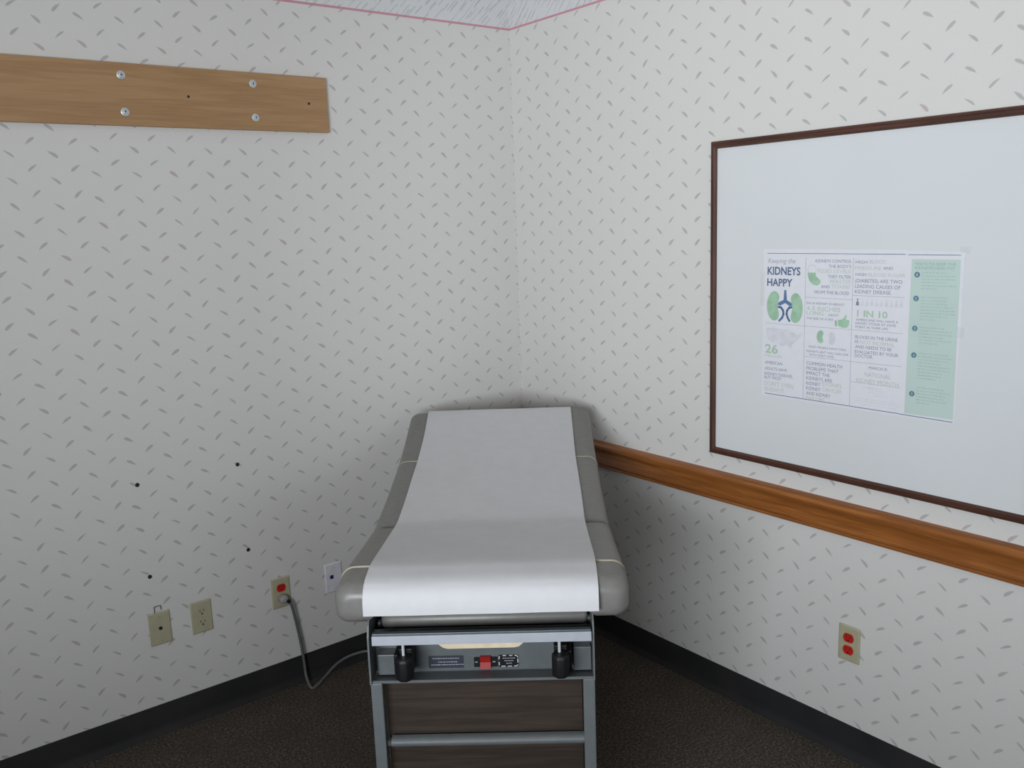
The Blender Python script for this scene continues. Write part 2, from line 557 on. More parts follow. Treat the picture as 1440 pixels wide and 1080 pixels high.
for hx, hz in ((-0.479, 0.095), (-0.070, 0.094)):
    bm = bmesh.new()
    lathe(bm, [(0.0042, 0.0), (0.0042, 0.0006), (0.003, 0.0006), (0.0022, 0.0002)], (hx, -0.0195, hz), (0, -1, 0), 14)
    build('screw_hole', bm, 'slot_black', board)

for x, z, lab in ((-1.260, 0.872, 'dark screw hole, upper right of the four holes in the left wall'),
                  (-1.591, 0.871, 'dark screw hole, upper left of the four holes in the left wall'),
                  (-1.251, 0.559, 'dark screw hole, lower right of the four holes, above the grey plugged-in cord'),
                  (-1.586, 0.555, 'dark screw hole, lower left of the four holes, above the cable wall plate')):
    o = thing('wall_anchor', lab, 'screw hole', (x, 0, z), group='screw holes in the left wall')
    bm = bmesh.new()
    lathe(bm, [(0.0068, 0.0), (0.0068, 0.0010), (0.0058, 0.0016), (0.0044, 0.0013)], (0, 0, 0), (0, -1, 0), 18)
    build('anchor_rim', bm, 'slot_black', o, smooth=30)
    bm = bmesh.new()
    lathe(bm, [(0.0046, 0.0), (0.0046, 0.0011), (0.003, 0.0007)], (0, 0, 0), (0, -1, 0), 14)
    build('hole', bm, 'slot_black', o)


def plate_bm(w=0.0705, h=0.1145, d=0.0062):
    bm = bmesh.new()
    rings = []
    for ins, hh in ((0.0, 0.0), (0.0, 0.0022), (0.0012, 0.0042), (0.0042, d)):
        rings.append([(u, -hh, v) for u, v in round_rect(0, 0, w - 2 * ins, h - 2 * ins, 0.003, 3)])
    return loft(bm, rings)


def screw(parent, z, mat, y=-0.0062):
    bm = bmesh.new()
    lathe(bm, [(0.0034, 0.0), (0.0032, 0.0007), (0.0015, 0.0011)], (0, y, z), (0, -1, 0), 14)
    s = build('screw', bm, mat, parent, smooth=30)
    build('screw_slot', B(-0.0026, 0.0026, y - 0.0013, y - 0.0008, z - 0.0004, z + 0.0004), 'slot_black', s)


def socket(parent, z, mat):
    poly = []
    for i in range(40):
        a = 2 * PI * i / 40
        poly.append((0.0172 * math.cos(a), max(-0.0142, min(0.0142, 0.0172 * math.sin(a)))))
    fr_ = lambda u, v, h: (u, -h, z + v)
    s = build('socket', prism(bmesh.new(), poly, 0.005, 0.0082, fr_), mat, parent)
    for x, w, h in ((-0.0064, 0.0022, 0.0088), (0.0064, 0.0022, 0.0072)):
        build('slot', B(x - w / 2, x + w / 2, -0.0086, -0.0080, z + 0.0040 - h / 2, z + 0.0040 + h / 2), 'slot_black', s)
    build('ground_slot', prism(bmesh.new(), circle(0, -0.0070, 0.0030, 14), 0.0080, 0.0086, fr_), 'slot_black', s)


def outlet(label, loc, rotz, plate_mat, sock_mat, cat='outlet', name='wall_outlet', group=None):
    o = thing(name, label, cat, loc, (0, 0, rotz), group)
    build('plate', plate_bm(), plate_mat, o, smooth=25)
    for z in (0.0195, -0.0195):
        socket(o, z, sock_mat)
    screw(o, 0.0, plate_mat)
    return o


# cable wall plate with a wire hook behind its top edge
o = thing('cable_plate', 'ivory cable wall plate with one dark round jack and a wire hook on top', 'wall plate', (-1.573, 0, 0.3705))
build('plate', plate_bm(), 'ivory', o, smooth=25)
for z in (0.042, -0.042):
    screw(o, z, 'ivory')
bm = bmesh.new()
lathe(bm, [(0.0062, 0.0055), (0.0062, 0.0075), (0.0050, 0.0095), (0.0046, 0.0105), (0.0030, 0.0105), (0.0026, 0.0085)], (0, 0, 0.001), (0, -1, 0), 18)
build('cable_jack', bm, 'slot_black', o, smooth=30)
build('wire_hook', tube(bmesh.new(), [(-0.0125, -0.0035, 0.055), (-0.0125, -0.0035, 0.0770), (-0.0120, -0.0036, 0.0785), (0.0080, -0.0036, 0.0785), (0.0088, -0.0035, 0.0770), (0.0088, -0.0035, 0.0630)], 0.0013, 8), 'bolt_dark', o, smooth=True)

outlet('ivory duplex wall outlet with empty ivory sockets beside the cable wall plate', (-1.4347, 0, 0.3674), 0, 'ivory', 'ivory', group='duplex wall outlets')
lo = outlet('ivory duplex wall outlet with red sockets, the lower one holding a grey plug', (-1.1468, 0, 0.3677), 0, 'ivory', 'red_socket', group='duplex wall outlets')
outlet('ivory duplex wall outlet with two bare red sockets low on the right wall', (0, -1.561, 0.3682), -PI / 2, 'ivory', 'red_socket', group='duplex wall outlets')

o = thing('data_plate', 'white wall plate with a small blue jack half hidden behind the exam table', 'wall plate', (-0.937, 0, 0.3655))
build('plate', plate_bm(), 'white_plastic', o, smooth=25)
for z in (0.042, -0.042):
    screw(o, z, 'white_plastic')
build('jack', B(-0.0165, -0.0030, -0.0082, -0.005, -0.002, 0.0125, 0.001), 'blue_plastic', o)
build('jack_opening', B(-0.0135, -0.0060, -0.0086, -0.0080, 0.001, 0.008), 'slot_black', o)

# power cord with its plug in the lower red socket
cord = thing('power_cord', 'grey power cord drooping from the red outlet to the carpet by the exam table', 'cord', (-1.1468, 0, 0.0))
pz = 0.3482
bm = bmesh.new()
lathe(bm, [(0.0170, 0.0085), (0.0172, 0.020), (0.0160, 0.028), (0.0120, 0.034), (0.0070, 0.036)], (0, 0, pz), (0, -1, 0), 22)
plug = build('plug', bm, 'plug_grey', cord, smooth=35)
bm = bmesh.new()
for bx_ in (-0.0064, 0.0064):
    box(bm, bx_ - 0.0008, bx_ + 0.0008, -0.0100, -0.0078, pz + 0.001, pz + 0.007)
build('prong', bm, 'bolt_zinc', plug)
bm = bmesh.new()
cyl(bm, (0.008, -0.028, pz - 0.004), (0.020, -0.034, pz - 0.016), 0.0085, 0.0052, 14)
build('strain_relief', bm, 'black_plastic', plug, smooth=35)
pts = spline([(0.014, -0.031, pz - 0.010), (0.021, -0.035, pz - 0.022), (0.029, -0.034, 0.285), (0.040, -0.030, 0.220), (0.048, -0.030, 0.155), (0.052, -0.032, 0.085), (0.051, -0.045, 0.032),
              (0.050, -0.082, 0.0062), (0.075, -0.080, 0.0062), (0.125, -0.048, 0.0120), (0.185, -0.030, 0.034), (0.250, -0.036, 0.050), (0.320, -0.070, 0.052), (0.400, -0.170, 0.030), (0.430, -0.290, 0.012), (0.405, -0.365, 0.060), (0.398, -0.380, 0.110)], 8)
build('cable', tube(bmesh.new(), pts, 0.0054, 10), 'cord_grey', cord, smooth=True)

# ================================================================== right wall: whiteboard and poster
YA, YB, ZC, ZD = -1.030, -2.048, 0.869, 1.887       # outer edges of the frame
wb = thing('whiteboard', 'large white board in a thin dark brown wooden frame on the right wall', 'whiteboard', (0, 0, 0))
build('panel', B(-0.0060, 0.0, YB + 0.008, YA - 0.008, ZC + 0.008, ZD - 0.008), 'board_white', wb)
FW = 0.0225
PROF = [(0.0, 0.0), (0.0, 0.0105), (0.0018, 0.0128), (0.0070, 0.0140), (0.0078, 0.0122), (0.0092, 0.0122), (0.0102, 0.0150), (0.0170, 0.0165), (0.0195, 0.0155), (FW, 0.0115), (FW, 0.0)]


def frame_piece(ca, cb, inward_a, inward_b, mat):
    """mitred moulding between two outer corners; profile pairs are (distance inward, height off the wall)"""
    bm = bmesh.new()
    rings = []
    for c, iv in ((ca, inward_a), (cb, inward_b)):
        rings.append([(-h, c[0] + iv[0] * d, c[1] + iv[1] * d) for d, h in PROF])
    loft(bm, rings)
    build('frame_rail', bm, mat, wb)


frame_piece((YA, ZC), (YA, ZD), (-1, 1), (-1, -1), 'frame_wood')
frame_piece((YB, ZC), (YB, ZD), (1, 1), (1, -1), 'frame_wood')
frame_piece((YA, ZD), (YB, ZD), (-1, -1), (1, -1), 'frame_wood_h')
frame_piece((YA, ZC), (YB, ZC), (-1, 1), (1, 1), 'frame_wood_h')

# poster: local frame u to the right, v down, from its top left corner, in millimetres
PX, PY, PZ = -0.0062, -1.2320, 1.5500
poster = thing('poster', 'kidney health poster with a green side panel taped to the whiteboard', 'poster', (PX, PY, PZ))
PF = lambda u, v, h: (-h, -u / 1000.0, -v / 1000.0)


def flat(name, polys, mat, h, parent=poster, thick=0.00008):
    bm = bmesh.new()
    for poly in polys:
        prism(bm, poly, h, h + thick, PF)
    o = build(name, bm, mat, parent)
    if name == 'small_print':
        o['kind'] = 'stuff'                                # unreadable in the photo, line by line
    return o


def stroke(pts, w):
    """thick polyline as a row of quads"""
    out = []
    for (x0, y0), (x1, y1) in zip(pts, pts[1:]):
        dx, dy = x1 - x0, y1 - y0
        L = math.hypot(dx, dy) or 1
        nx, ny = -dy / L * w / 2, dx / L * w / 2
        ex, ey = dx / L * w * 0.15, dy / L * w * 0.15
        out.append([(x0 + nx - ex, y0 + ny - ey), (x0 - nx - ex, y0 - ny - ey), (x1 - nx + ex, y1 - ny + ey), (x1 + nx + ex, y1 + ny + ey)])
    return out


bm = bmesh.new()
prism(bm, [(2, -1), (457, 0), (457, 456), (1, 457)], 0.00005, 0.0004, PF)
build('sheet', bm, 'poster_paper', poster)
bm = bmesh.new()
prism(bm, [(456, 3), (610, 5), (606, 455), (456, 456)], 0.00035, 0.0008, PF)
build('sheet', bm, 'poster_paper', poster)
flat('tape_strip', [[(596, -9), (622, -6), (621, 9), (595, 6)]], 'tape', 0.0009)
flat('tape_strip', [[(598, 198), (618, 200), (617, 226), (597, 224)]], 'tape', 0.0009)
flat('tape_strip', [[(-8, 70), (9, 71), (9, 175), (-8, 174)]], 'tape', 0.0005)
HB, HG = 0.00045, 0.00085
lines = [((15, 12.5), (453, 12.5), 1.6), ((14, 448.5), (456, 448.5), 2.0)]
thin = [((150, 24), (151.5, 446), 1.1), ((302, 23), (305, 446), 1.1), ((11, 226), (151, 226.5), 1.0), ((151, 226.5), (460, 226), 1.0), ((150, 140.5), (303, 141), 1.0),
        ((304, 128.5), (457, 128), 1.0), ((152, 318), (304, 318), 1.0), ((304, 318), (458, 317), 1.0), ((305, 376.5), (459, 376), 1.0)]
for a, b, w in lines:
    flat('rule', stroke([a, b], w), 'title_ink', HB)
for a, b, w in thin:
    flat('rule', stroke([a, b], w), 'slate_ink', HB)
flat('rule', stroke([(461, 13.5), (599, 14)], 1.6), 'title_ink', HG)
flat('rule', stroke([(456, 449), (601, 449.5)], 2.0), 'title_ink', HG)

# big kidneys with vessels
def bean(cx, cy, rx, ry, side, n=36):
    out = []
    for i in range(n):
        a = 2 * PI * i / n
        x, y = math.cos(a), math.sin(a)
        dent = 0.55 * math.exp(-((a - (0 if side > 0 else PI)) / 0.55) ** 2) + (0.55 * math.exp(-((a - 2 * PI) / 0.55) ** 2) if side > 0 else 0)
        out.append((cx + rx * (x - side * dent), cy + ry * y))
    return out


flat('kidney_picture', [bean(43, 172, 27, 45, 1)], 'kidney_green', HB)
flat('kidney_picture', [bean(118, 175, 25, 45, -1)], 'kidney_green', HB)
ves = [[(78, 122), (85, 122), (87.5, 152), (103, 160), (107, 167), (98, 170), (82, 161.5), (64, 170), (55, 167), (59, 160), (76, 152)]]
flat('vessel_picture', ves, 'vessel_blue', HB + 0.0001)
ves = stroke([(57, 174), (67, 175), (75, 184), (77, 195), (72, 207), (61, 217)], 7) + stroke([(106, 172.5), (97, 174), (89, 184), (87.5, 195), (92, 206), (99, 216)], 7)
flat('vessel_picture', ves, 'vessel_blue', HB + 0.0002)
# half filled kidney
def arc(cx, cy, rx, ry, a0, a1, n=14):
    return [(cx + rx * math.cos(math.radians(a0 + (a1 - a0) * i / n)), cy + ry * math.sin(math.radians(a0 + (a1 - a0) * i / n))) for i in range(n + 1)]


flat('kidney_picture', [[(157, 67.5), (183, 67.5), (184.5, 77), (192, 83), (199, 88), (200, 95), (196, 102), (187, 105), (175, 102), (164, 93), (158.5, 80)]], 'kidney_green', HB)
flat('kidney_outline', stroke(arc(171.5, 60, 14, 15, 150, 390, 16), 0.9), 'pale_green_ink', HB)
# thumbs up
flat('thumb_picture', [[(249.5, 203), (257, 203), (258, 220), (251, 220)], [(260, 201), (271, 199.5), (279, 193), (283, 184.5), (287, 186), (287, 193), (285, 198.5), (294, 199), (295.5, 203), (294, 215), (290, 221), (276, 223), (261, 218.5)]], 'kidney_green', HB)
# pair of kidneys, one faint
flat('kidney_picture', [bean(206, 254.5, 13.5, 19, 1)], 'kidney_green', HB)
flat('faint_kidney', [bean(241, 257, 13, 18.5, -1)], 'pale_grey_ink', HB)
# map silhouette
flat('map_picture', [[(17, 243), (33, 239), (60, 241), (95, 242), (104, 247), (118, 251), (124, 257), (136, 250), (147, 246), (141, 258), (131, 266), (121, 277), (111, 285), (106, 297), (100, 300), (97, 291), (84, 290), (72, 296), (66, 292), (55, 288), (40, 286), (24, 279), (17, 264)]], 'pale_grey_ink', HB)
# row of ten people
pp = lambda x: [circle(x, 139.5, 2.6, 10), [(x - 3.2, 144), (x + 3.2, 144), (x + 5.2, 156), (x - 5.2, 156)]]
flat('person_symbol', pp(319), 'navy_ink', HB)
for i in range(9):
    flat('person_symbol', pp(334 + i * 14.2), 'pale_grey_ink', HB)
# green side panel with numbered badges and small unreadable text
flat('green_panel', [[(471, 25), (599.5, 25), (602, 442.5), (469.5, 444.5)]], 'panel_green', HG)
rng = random.Random(4)
small = []
for v0, v1 in ((59, 104), (123.5, 186), (204, 250), (274, 349), (367, 412)):
    v = v0
    while v < v1:
        w = rng.uniform(60, 92) if v + 8 < v1 else rng.uniform(28, 50)
        u = 500
        while u < 500 + w:
            l = min(rng.uniform(5, 15), 502 + w - u)
            small.append([(u, v), (u + l, v), (u + l, v + 2.5), (u, v + 2.5)])
            u += l + 2.4
        v += 8.4
flat('small_print', small, 'panel_text', HG + 0.0001)
small = []
for v0, w, u0, t in ((385, 55, 343, 6), (393, 40, 365, 2.2), (399.5, 52, 362, 2.2), (407, 35, 378, 2.2), (421, 118, 328, 2.2), (427.5, 130, 322, 2.2), (436, 92, 345, 2.6)):
    u = u0
    while u < u0 + w:
        l = rng.uniform(4, 12)
        small.append([(u, v0), (u + l, v0), (u + l, v0 + t), (u, v0 + t)])
        u += l + 2.2
flat('small_print', small, 'pale_grey_ink', HB)
BADGES = [(487.3, 65.8), (487.4, 128.9), (487.8, 209.0), (488.8, 281.4), (488.3, 387.5)]
TEXTS = [
    ('Keeping the', 18.0, 41.4, 97.1, 15.1, 'g2i'),
    ('KIDNEYS', 16.7, 76.3, 115.7, 24.2, 'nb'),
    ('HAPPY', 16.0, 110.8, 90.0, 23.2, 'nb'),
    ('KIDNEYS CONTROL', 182.0, 37.5, 114.9, 9.1, 'n'),
    ("THE BODY'S", 225.1, 52.2, 70.7, 9.0, 'n'),
    ('FLUID LEVELS', 190.2, 67.2, 104.4, 11.8, 'l'),
    ('THEY FILTER', 223.7, 81.9, 72.6, 9.5, 'n'),
    ('WASTES', 228.3, 96.6, 67.4, 11.7, 'l'),
    ('AND', 202.5, 111.3, 28.1, 9.1, 'n'),
    ('TOXINS', 236.0, 111.2, 58.6, 11.7, 'l'),
    ('FROM THE BLOOD', 181.7, 128.3, 110.5, 9.7, 'n'),
    ('EACH KIDNEY IS ABOUT', 156.1, 160.0, 122.3, 6.6, 'n'),
    ('4-5 INCHES', 156.6, 178.6, 109.1, 13.1, 'g'),
    ('LONG', 157.0, 191.7, 55.2, 12.1, 'g'),
    ('...ABOUT', 224.3, 191.5, 37.3, 6.5, 'n'),
    ('THE SIZE OF A FIST.', 156.1, 205.0, 91.1, 6.6, 'n'),
    ('HIGH', 309.4, 38.8, 34.4, 8.7, 'n'),
    ('BLOOD', 350.4, 38.2, 49.0, 10.1, 'l'),
    ('PRESSURE', 308.4, 56.3, 77.9, 10.3, 'l'),
    ('AND', 391.6, 54.6, 28.0, 8.5, 'n'),
    ('HIGH', 310.2, 73.3, 32.3, 8.8, 'n'),
    ('BLOOD SUGAR', 348.0, 73.8, 106.6, 10.2, 'l'),
    ('(DIABETES) ARE TWO', 309.8, 91.4, 137.4, 10.3, 'n'),
    ('LEADING CAUSES OF', 309.8, 106.9, 132.9, 10.3, 'n'),
    ('KIDNEY DISEASE.', 309.8, 122.0, 108.5, 10.4, 'n'),
    ('1 IN 10', 318.5, 187.2, 90.9, 18.8, 'gb'),
    ('AMERICANS WILL HAVE A', 316.2, 199.4, 124.4, 6.8, 'n'),
    ('KIDNEY STONE AT SOME', 314.9, 209.5, 119.9, 6.8, 'n'),
    ('POINT IN THEIR LIFE.', 315.3, 220.0, 98.3, 6.8, 'n'),
    ('26', 12.7, 319.1, 46.6, 27.9, 'gb'),
    ('MILLION', 11.6, 332.0, 60.7, 8.7, 'l'),
    ('AMERICAN', 12.0, 354.2, 64.1, 9.9, 'n'),
    ('ADULTS HAVE', 12.4, 373.0, 80.6, 10.0, 'n'),
    ('KIDNEY DISEASE,', 12.0, 389.5, 102.2, 10.0, 'n'),
    ('BUT MOST', 12.2, 401.2, 62.9, 10.0, 'n'),
    ("DON'T EVEN", 12.6, 422.4, 104.4, 14.1, 'l'),
    ('KNOW IT.', 13.0, 440.2, 75.0, 13.0, 'l'),
    ('MOST PEOPLE HAVE TWO', 167.3, 289.9, 121.4, 6.7, 'n'),
    ('KIDNEYS, BUT YOU CAN LIVE', 160.2, 303.4, 135.9, 6.7, 'n'),
    ('WITH ONLY ONE.', 168.0, 313.8, 82.9, 6.7, 'n'),
    ('COMMON HEALTH', 160.7, 342.0, 117.7, 10.6, 'n'),
    ('PROBLEMS THAT', 160.5, 357.1, 106.0, 10.6, 'n'),
    ('IMPACT THE', 160.3, 371.8, 78.8, 10.7, 'n'),
    ('KIDNEYS ARE', 160.7, 387.0, 86.6, 10.7, 'n'),
    ('KIDNEY', 161.1, 402.7, 48.5, 10.7, 'n'),
    ('STONES,', 214.7, 399.4, 67.0, 11.6, 'l'),
    ('KIDNEY', 161.6, 418.0, 48.6, 10.7, 'n'),
    ('CANCER', 215.2, 416.1, 65.3, 12.2, 'l'),
    ('AND KIDNEY', 162.0, 433.2, 81.4, 10.7, 'n'),
    ('FAILURE.', 162.4, 448.0, 66.4, 11.3, 'l'),
    ('BLOOD IN THE URINE', 315.8, 249.5, 125.9, 9.5, 'n'),
    ('IS', 315.8, 263.2, 10.2, 9.5, 'n'),
    ('NOT NORMAL', 330.6, 264.6, 103.4, 11.0, 'l'),
    ('AND NEEDS TO BE', 316.3, 277.5, 109.2, 9.5, 'n'),
    ('EVALUATED BY YOUR', 316.3, 291.9, 128.3, 9.5, 'n'),
    ('DOCTOR.', 316.8, 303.5, 54.9, 9.5, 'n'),
    ('MARCH IS', 360.3, 333.9, 54.6, 8.4, 'n'),
    ('NATIONAL', 348.9, 355.9, 77.6, 12.7, 'l'),
    ('KIDNEY MONTH', 323.5, 375.0, 125.9, 12.8, 'l'),
    ('WAYS TO KEEP THE', 480.6, 41.2, 107.4, 7.8, 't'),
    ('KIDNEYS HEALTHY', 481.1, 51.4, 104.6, 7.8, 't'),
]
INK = {'n': 'navy_ink', 'nb': 'title_ink', 'g2i': 'slate_ink', 'g': 'green_ink', 'gb': 'green_ink', 'l': 'pale_green_ink', 't': 'panel_title', 'w': 'panel_green'}


def glyph_mesh(text, bold, italic):
    cu = bpy.data.curves.new('glyphs', 'FONT')
    cu.body = text
    cu.size = 1.0
    cu.resolution_u = 3
    cu.offset = 0.026 if bold else 0.0
    cu.shear = 0.28 if italic else 0.0
    ob = bpy.data.objects.new('glyphs', cu)
    COL.objects.link(ob)
    dg = bpy.context.evaluated_depsgraph_get()
    me = bpy.data.meshes.new_from_object(ob.evaluated_get(dg))
    bpy.data.objects.remove(ob)
    bpy.data.curves.remove(cu)
    return me


def lettering(name, items, mat, h, frame, parent):
    bm = bmesh.new()
    for text, u, v, w, ch, st in items:
        me = glyph_mesh(text, 'b' in st, 'i' in st)
        xs = [q.co.x for q in me.vertices]
        x0, x1 = min(xs), max(xs)
        sx, sy = w / (x1 - x0), ch / 0.73
        vs = [bm.verts.new(frame(u + (q.co.x - x0) * sx, v - q.co.y * sy, h)) for q in me.vertices]
        for pl in me.polygons:
            try:
                bm.faces.new([vs[i] for i in pl.vertices])
            except ValueError:
                pass
        bpy.data.meshes.remove(me)
    return tag(build(name, bm, mat, parent), kind='stuff')


for t in TEXTS:
    lettering('lettering', [t], INK[t[5]], (HG if t[5] == 't' else HB) + 0.0002, PF, poster)
for i, (u, v) in enumerate(BADGES):
    b_ = flat('number_badge', [circle(u, v, 7.6, 22)], 'badge_blue', HG + 0.0001)
    lettering('numeral', [(str(i + 1), u - (1.6 if i == 0 else 2.4), v + 4, 3.0 if i == 0 else 4.8, 8, 'w')], 'panel_green', HG + 0.0004, PF, b_)

def STUFF(*a):
    return tag(build(*a), kind='stuff')


# ================================================================== exam table: local x across, y from the foot end to the head, z up
TH = 0.886
table = thing('exam_table', 'grey vinyl upholstered medical exam table with metal legs standing in the corner', 'exam table', (-1.216, -1.366, 0), (0, 0, TH - PI / 2))


def interp(tab, s):
    for (s0, z0), (s1, z1) in zip(tab, tab[1:]):
        if s <= s1:
            k = (s - s0) / (s1 - s0)
            return z0 + (z1 - z0) * k
    return tab[-1][1]


def smooth_tab(ctrl, n=8):
    return [(p.x, p.y) for p in spline([(a, b, 0) for a, b in ctrl], n)]


TOP_SEAT = smooth_tab([(-0.02, 0.858), (0.03, 0.8635), (0.098, 0.8645), (0.20, 0.8555), (0.32, 0.842), (0.42, 0.833), (0.50, 0.827)])
TOP_BACK = smooth_tab([(0.47, 0.822), (0.52, 0.827), (0.70, 0.841), (0.85, 0.858), (0.998, 0.879), (1.18, 0.917), (1.362, 0.966), (1.40, 0.977)])


def section(hw, thick, skirt, r=0.034, n=7, inner=0.262):
    """cushion outline around its top plane: rounded shoulders, sides hanging lower than the middle by skirt"""
    pts = []
    for k in range(n + 1):
        a = math.radians(90 - 90 * k / n)
        pts.append((hw - r + r * math.cos(a), -r + r * math.sin(a)))
    rb = 0.030
    for k in range(n + 1):
        a = math.radians(-90 * k / n)
        pts.append((hw - rb + rb * math.cos(a), -thick + rb + rb * math.sin(a)))
    if skirt:
        pts += [(inner + 0.004, -thick), (inner, -thick + 0.004), (inner, -thick + skirt)]
    right = pts
    top = [(hw * k / 6.0 * 0.86, 0.0012 * math.cos(k / 6 * PI / 2)) for k in range(-6, 7)]
    return top + right + [(-x, z) for x, z in reversed(right)]


def cushion(name, tab, s0, s1, hw, thick, skirt, r_end):
    prof = section(hw, thick, skirt)
    n = len(prof)
    cz = -thick * 0.45

    def ring(s, ins):
        zt = interp(tab, min(max(s, s0), s1))
        out = []
        for i in range(n):
            x, z = prof[i]
            kx = (hw - ins) / hw if abs(x) > 0.2 else 1.0
            kz = (thick * 0.5 - ins) / (thick * 0.5)
            out.append((x * kx, s, zt + cz + (z - cz) * kz))
        return out
    N = 6
    rings = []
    for k in range(N + 1):
        a = math.radians(90 * k / N)                      # 0 at the end face, 90 where the straight part begins
        rings.append(ring(s0 + r_end * (1 - math.cos(a)), r_end * 0.9 * (1 - math.sin(a))))
    m_ = 22
    for k in range(1, m_):
        rings.append(ring(s0 + r_end + (s1 - s0 - 2 * r_end) * k / m_, 0.0))
    for k in range(N, -1, -1):
        a = math.radians(90 * k / N)
        rings.append(ring(s1 - r_end * (1 - math.cos(a)), r_end * 0.9 * (1 - math.sin(a))))
    bm = bmesh.new()
    loft(bm, rings)
    return build(name, bm, 'vinyl', table, smooth=50)


HW = 0.338
seat = cushion('seat_cushion', TOP_SEAT, -0.011, 0.492, HW, 0.096, 0.050, 0.035)
back = cushion('back_cushion', TOP_BACK, 0.486, 1.366, HW, 0.092, 0.0, 0.024)


def piping(s, tab, parent, hw=HW, r=0.034, rad=0.0034, drop=0.03):
    zt = interp(tab, s)
    pts = [(-hw, s, zt - r - drop)]
    for k in range(8):
        a = math.radians(180 - 90 * k / 7)
        pts.append((-hw + r + r * math.cos(a), s, zt - r + r * math.sin(a)))
    pts.append((-0.275, s, zt + 0.0008))
    pts += [(x, s, zt - 0.0015) for x in (-0.22, 0.0, 0.22)]
    pts.append((0.275, s, zt + 0.0008))
    for k in range(8):
        a = math.radians(90 - 90 * k / 7)
        pts.append((hw - r + r * math.cos(a), s, zt - r + r * math.sin(a)))
    pts.append((hw, s, zt - r - drop))
    return build('piping', tube(bmesh.new(), pts, rad, 8), 'piping', parent, smooth=True)


piping(0.100, TOP_SEAT, seat)
piping(0.985, TOP_BACK, back, rad=0.0022)
build('back_support', loft(bmesh.new(), [[(-0.26, s, interp(TOP_BACK, s) - 0.092), (0.26, s, interp(TOP_BACK, s) - 0.092), (0.26, s, interp(TOP_BACK, s) - 0.108), (-0.26, s, interp(TOP_BACK, s) - 0.108)] for s in (0.53, 0.75, 0.95, 1.15, 1.30)]), 'steel_paint', table)
for sg in (-1, 1):
    bm = bmesh.new()
    cyl(bm, (sg * 0.235, 1.00, 0.70), (sg * 0.235, 1.16, 0.81), 0.010, seg=14)
    build('back_strut', bm, 'steel_paint', table, smooth=True)

# side cheeks, legs and frame
for sg in (-1, 1):
    poly = [(-0.026, 0.6285), (-0.026, 0.690), (-0.024, 0.742), (-0.012, 0.768), (0.010, 0.792), (0.030, 0.798), (0.12, 0.798), (1.22, 0.700), (1.22, 0.6285)]
    fr_ = lambda u, v, h, sg=sg: (sg * h, u, v)
    build('side_cheek', prism(bmesh.new(), poly, 0.2575 if sg < 0 else 0.2510, 0.2615 if sg < 0 else 0.2545, fr_), 'steel_paint', table)
for x0, x1 in ((-0.2615, -0.2345), (0.2275, 0.2545)):
    for y0, y1 in ((-0.020, 0.012), (1.16, 1.192)):
        lg = build('leg', B(x0, x1, y0, y1, 0.012, 0.6280, 0.0025), 'steel_paint', table)
        build('foot_cap', B(x0 - 0.001, x1 + 0.001, y0 - 0.001, y1 + 0.001, 0.0, 0.022, 0.003), 'black_plastic', lg)
bm = bmesh.new()
prof = [(-0.014, 0.4635), (-0.017, 0.470), (-0.017, 0.4745), (-0.012, 0.4805), (-0.004, 0.4825), (0.005, 0.4825), (0.005, 0.4610), (-0.010, 0.4610)]
loft(bm, [[(x, s, z) for s, z in prof] for x in (-0.2230, 0.2275)])
build('cross_bar', bm, 'steel_paint', table, smooth=40)
bm = bmesh.new()
box(bm, -0.2345, -0.2230, -0.008, 0.004, 0.462, 0.476)
build('bar_bracket', bm, 'bolt_dark', table)
build('cross_bar', B(-0.2345, 0.2275, 1.166, 1.186, 0.461, 0.483, 0.002), 'steel_paint', table)

# laminate cabinet under the top
cab = build('cabinet', B(-0.238, 0.238, 0.060, 1.15, 0.10, 0.668, 0.002), 'laminate', table)
build('front_board', B(-0.2325, 0.2265, 0.0145, 0.0595, 0.105, 0.615, 0.0015), 'laminate', cab)
build('plinth', B(-0.22, 0.22, 0.06, 1.12, 0.0, 0.0995), 'slot_black', cab)

# foot end: folded leg rest, bright rail, pull, control panel
bm = bmesh.new()
rings = []
for x, ins in ((-0.244, 0.010), (-0.242, 0.004), (-0.236, 0.0), (0.236, 0.0), (0.243, 0.004), (0.245, 0.010)):
    rr = []
    for k in range(9):
        a = math.radians(180 + 90 - 180 * k / 8)
        rr.append((x, 0.075 + (0.017 - ins) * math.cos(a), 0.7400 + (0.0185 - ins) * math.sin(a)))
    rr += [(x, 0.36, 0.7585 - ins), (x, 0.36, 0.7215 + ins)]
    rings.append(rr)
loft(bm, rings)
build('leg_rest_pad', bm, 'vinyl', table, smooth=50)
for sg in (-1, 1):
    bm = bmesh.new()
    cyl(bm, (sg * 0.2450, 0.070, 0.735), (sg * 0.2515, 0.070, 0.735), 0.0085, seg=16)
    build('pivot_pin', bm, 'bolt_dark', table, smooth=30)
bm = bmesh.new()
prof = [(-0.0290, 0.7265), (-0.0310, 0.7275), (-0.0295, 0.7475), (-0.0285, 0.7485), (-0.010, 0.7485), (-0.010, 0.7265)]
loft(bm, [[(x, s, z) for s, z in prof] for x in (-0.2495, 0.2475)])
fr1 = build('foot_rail', bm, 'aluminium', table)
build('rail_lip', B(-0.2490, 0.2470, -0.0270, -0.0130, 0.7485, 0.7535, 0.001), 'rail_lip', fr1)
poly = [(-0.104, 0.7300), (-0.096, 0.7225), (-0.088, 0.7165), (-0.078, 0.7140), (0.074, 0.7140), (0.084, 0.7165), (0.091, 0.7225), (0.099, 0.7300)]
build('drawer_pull', prism(bmesh.new(), poly, 0.0100, 0.0265, lambda u, v, h: (u, -h, v)), 'cream_plastic', table)
panel = build('control_panel', B(-0.2575, 0.2510, 0.045, 0.048, 0.612, 0.7300), 'panel_paint', table)
bm = bmesh.new()
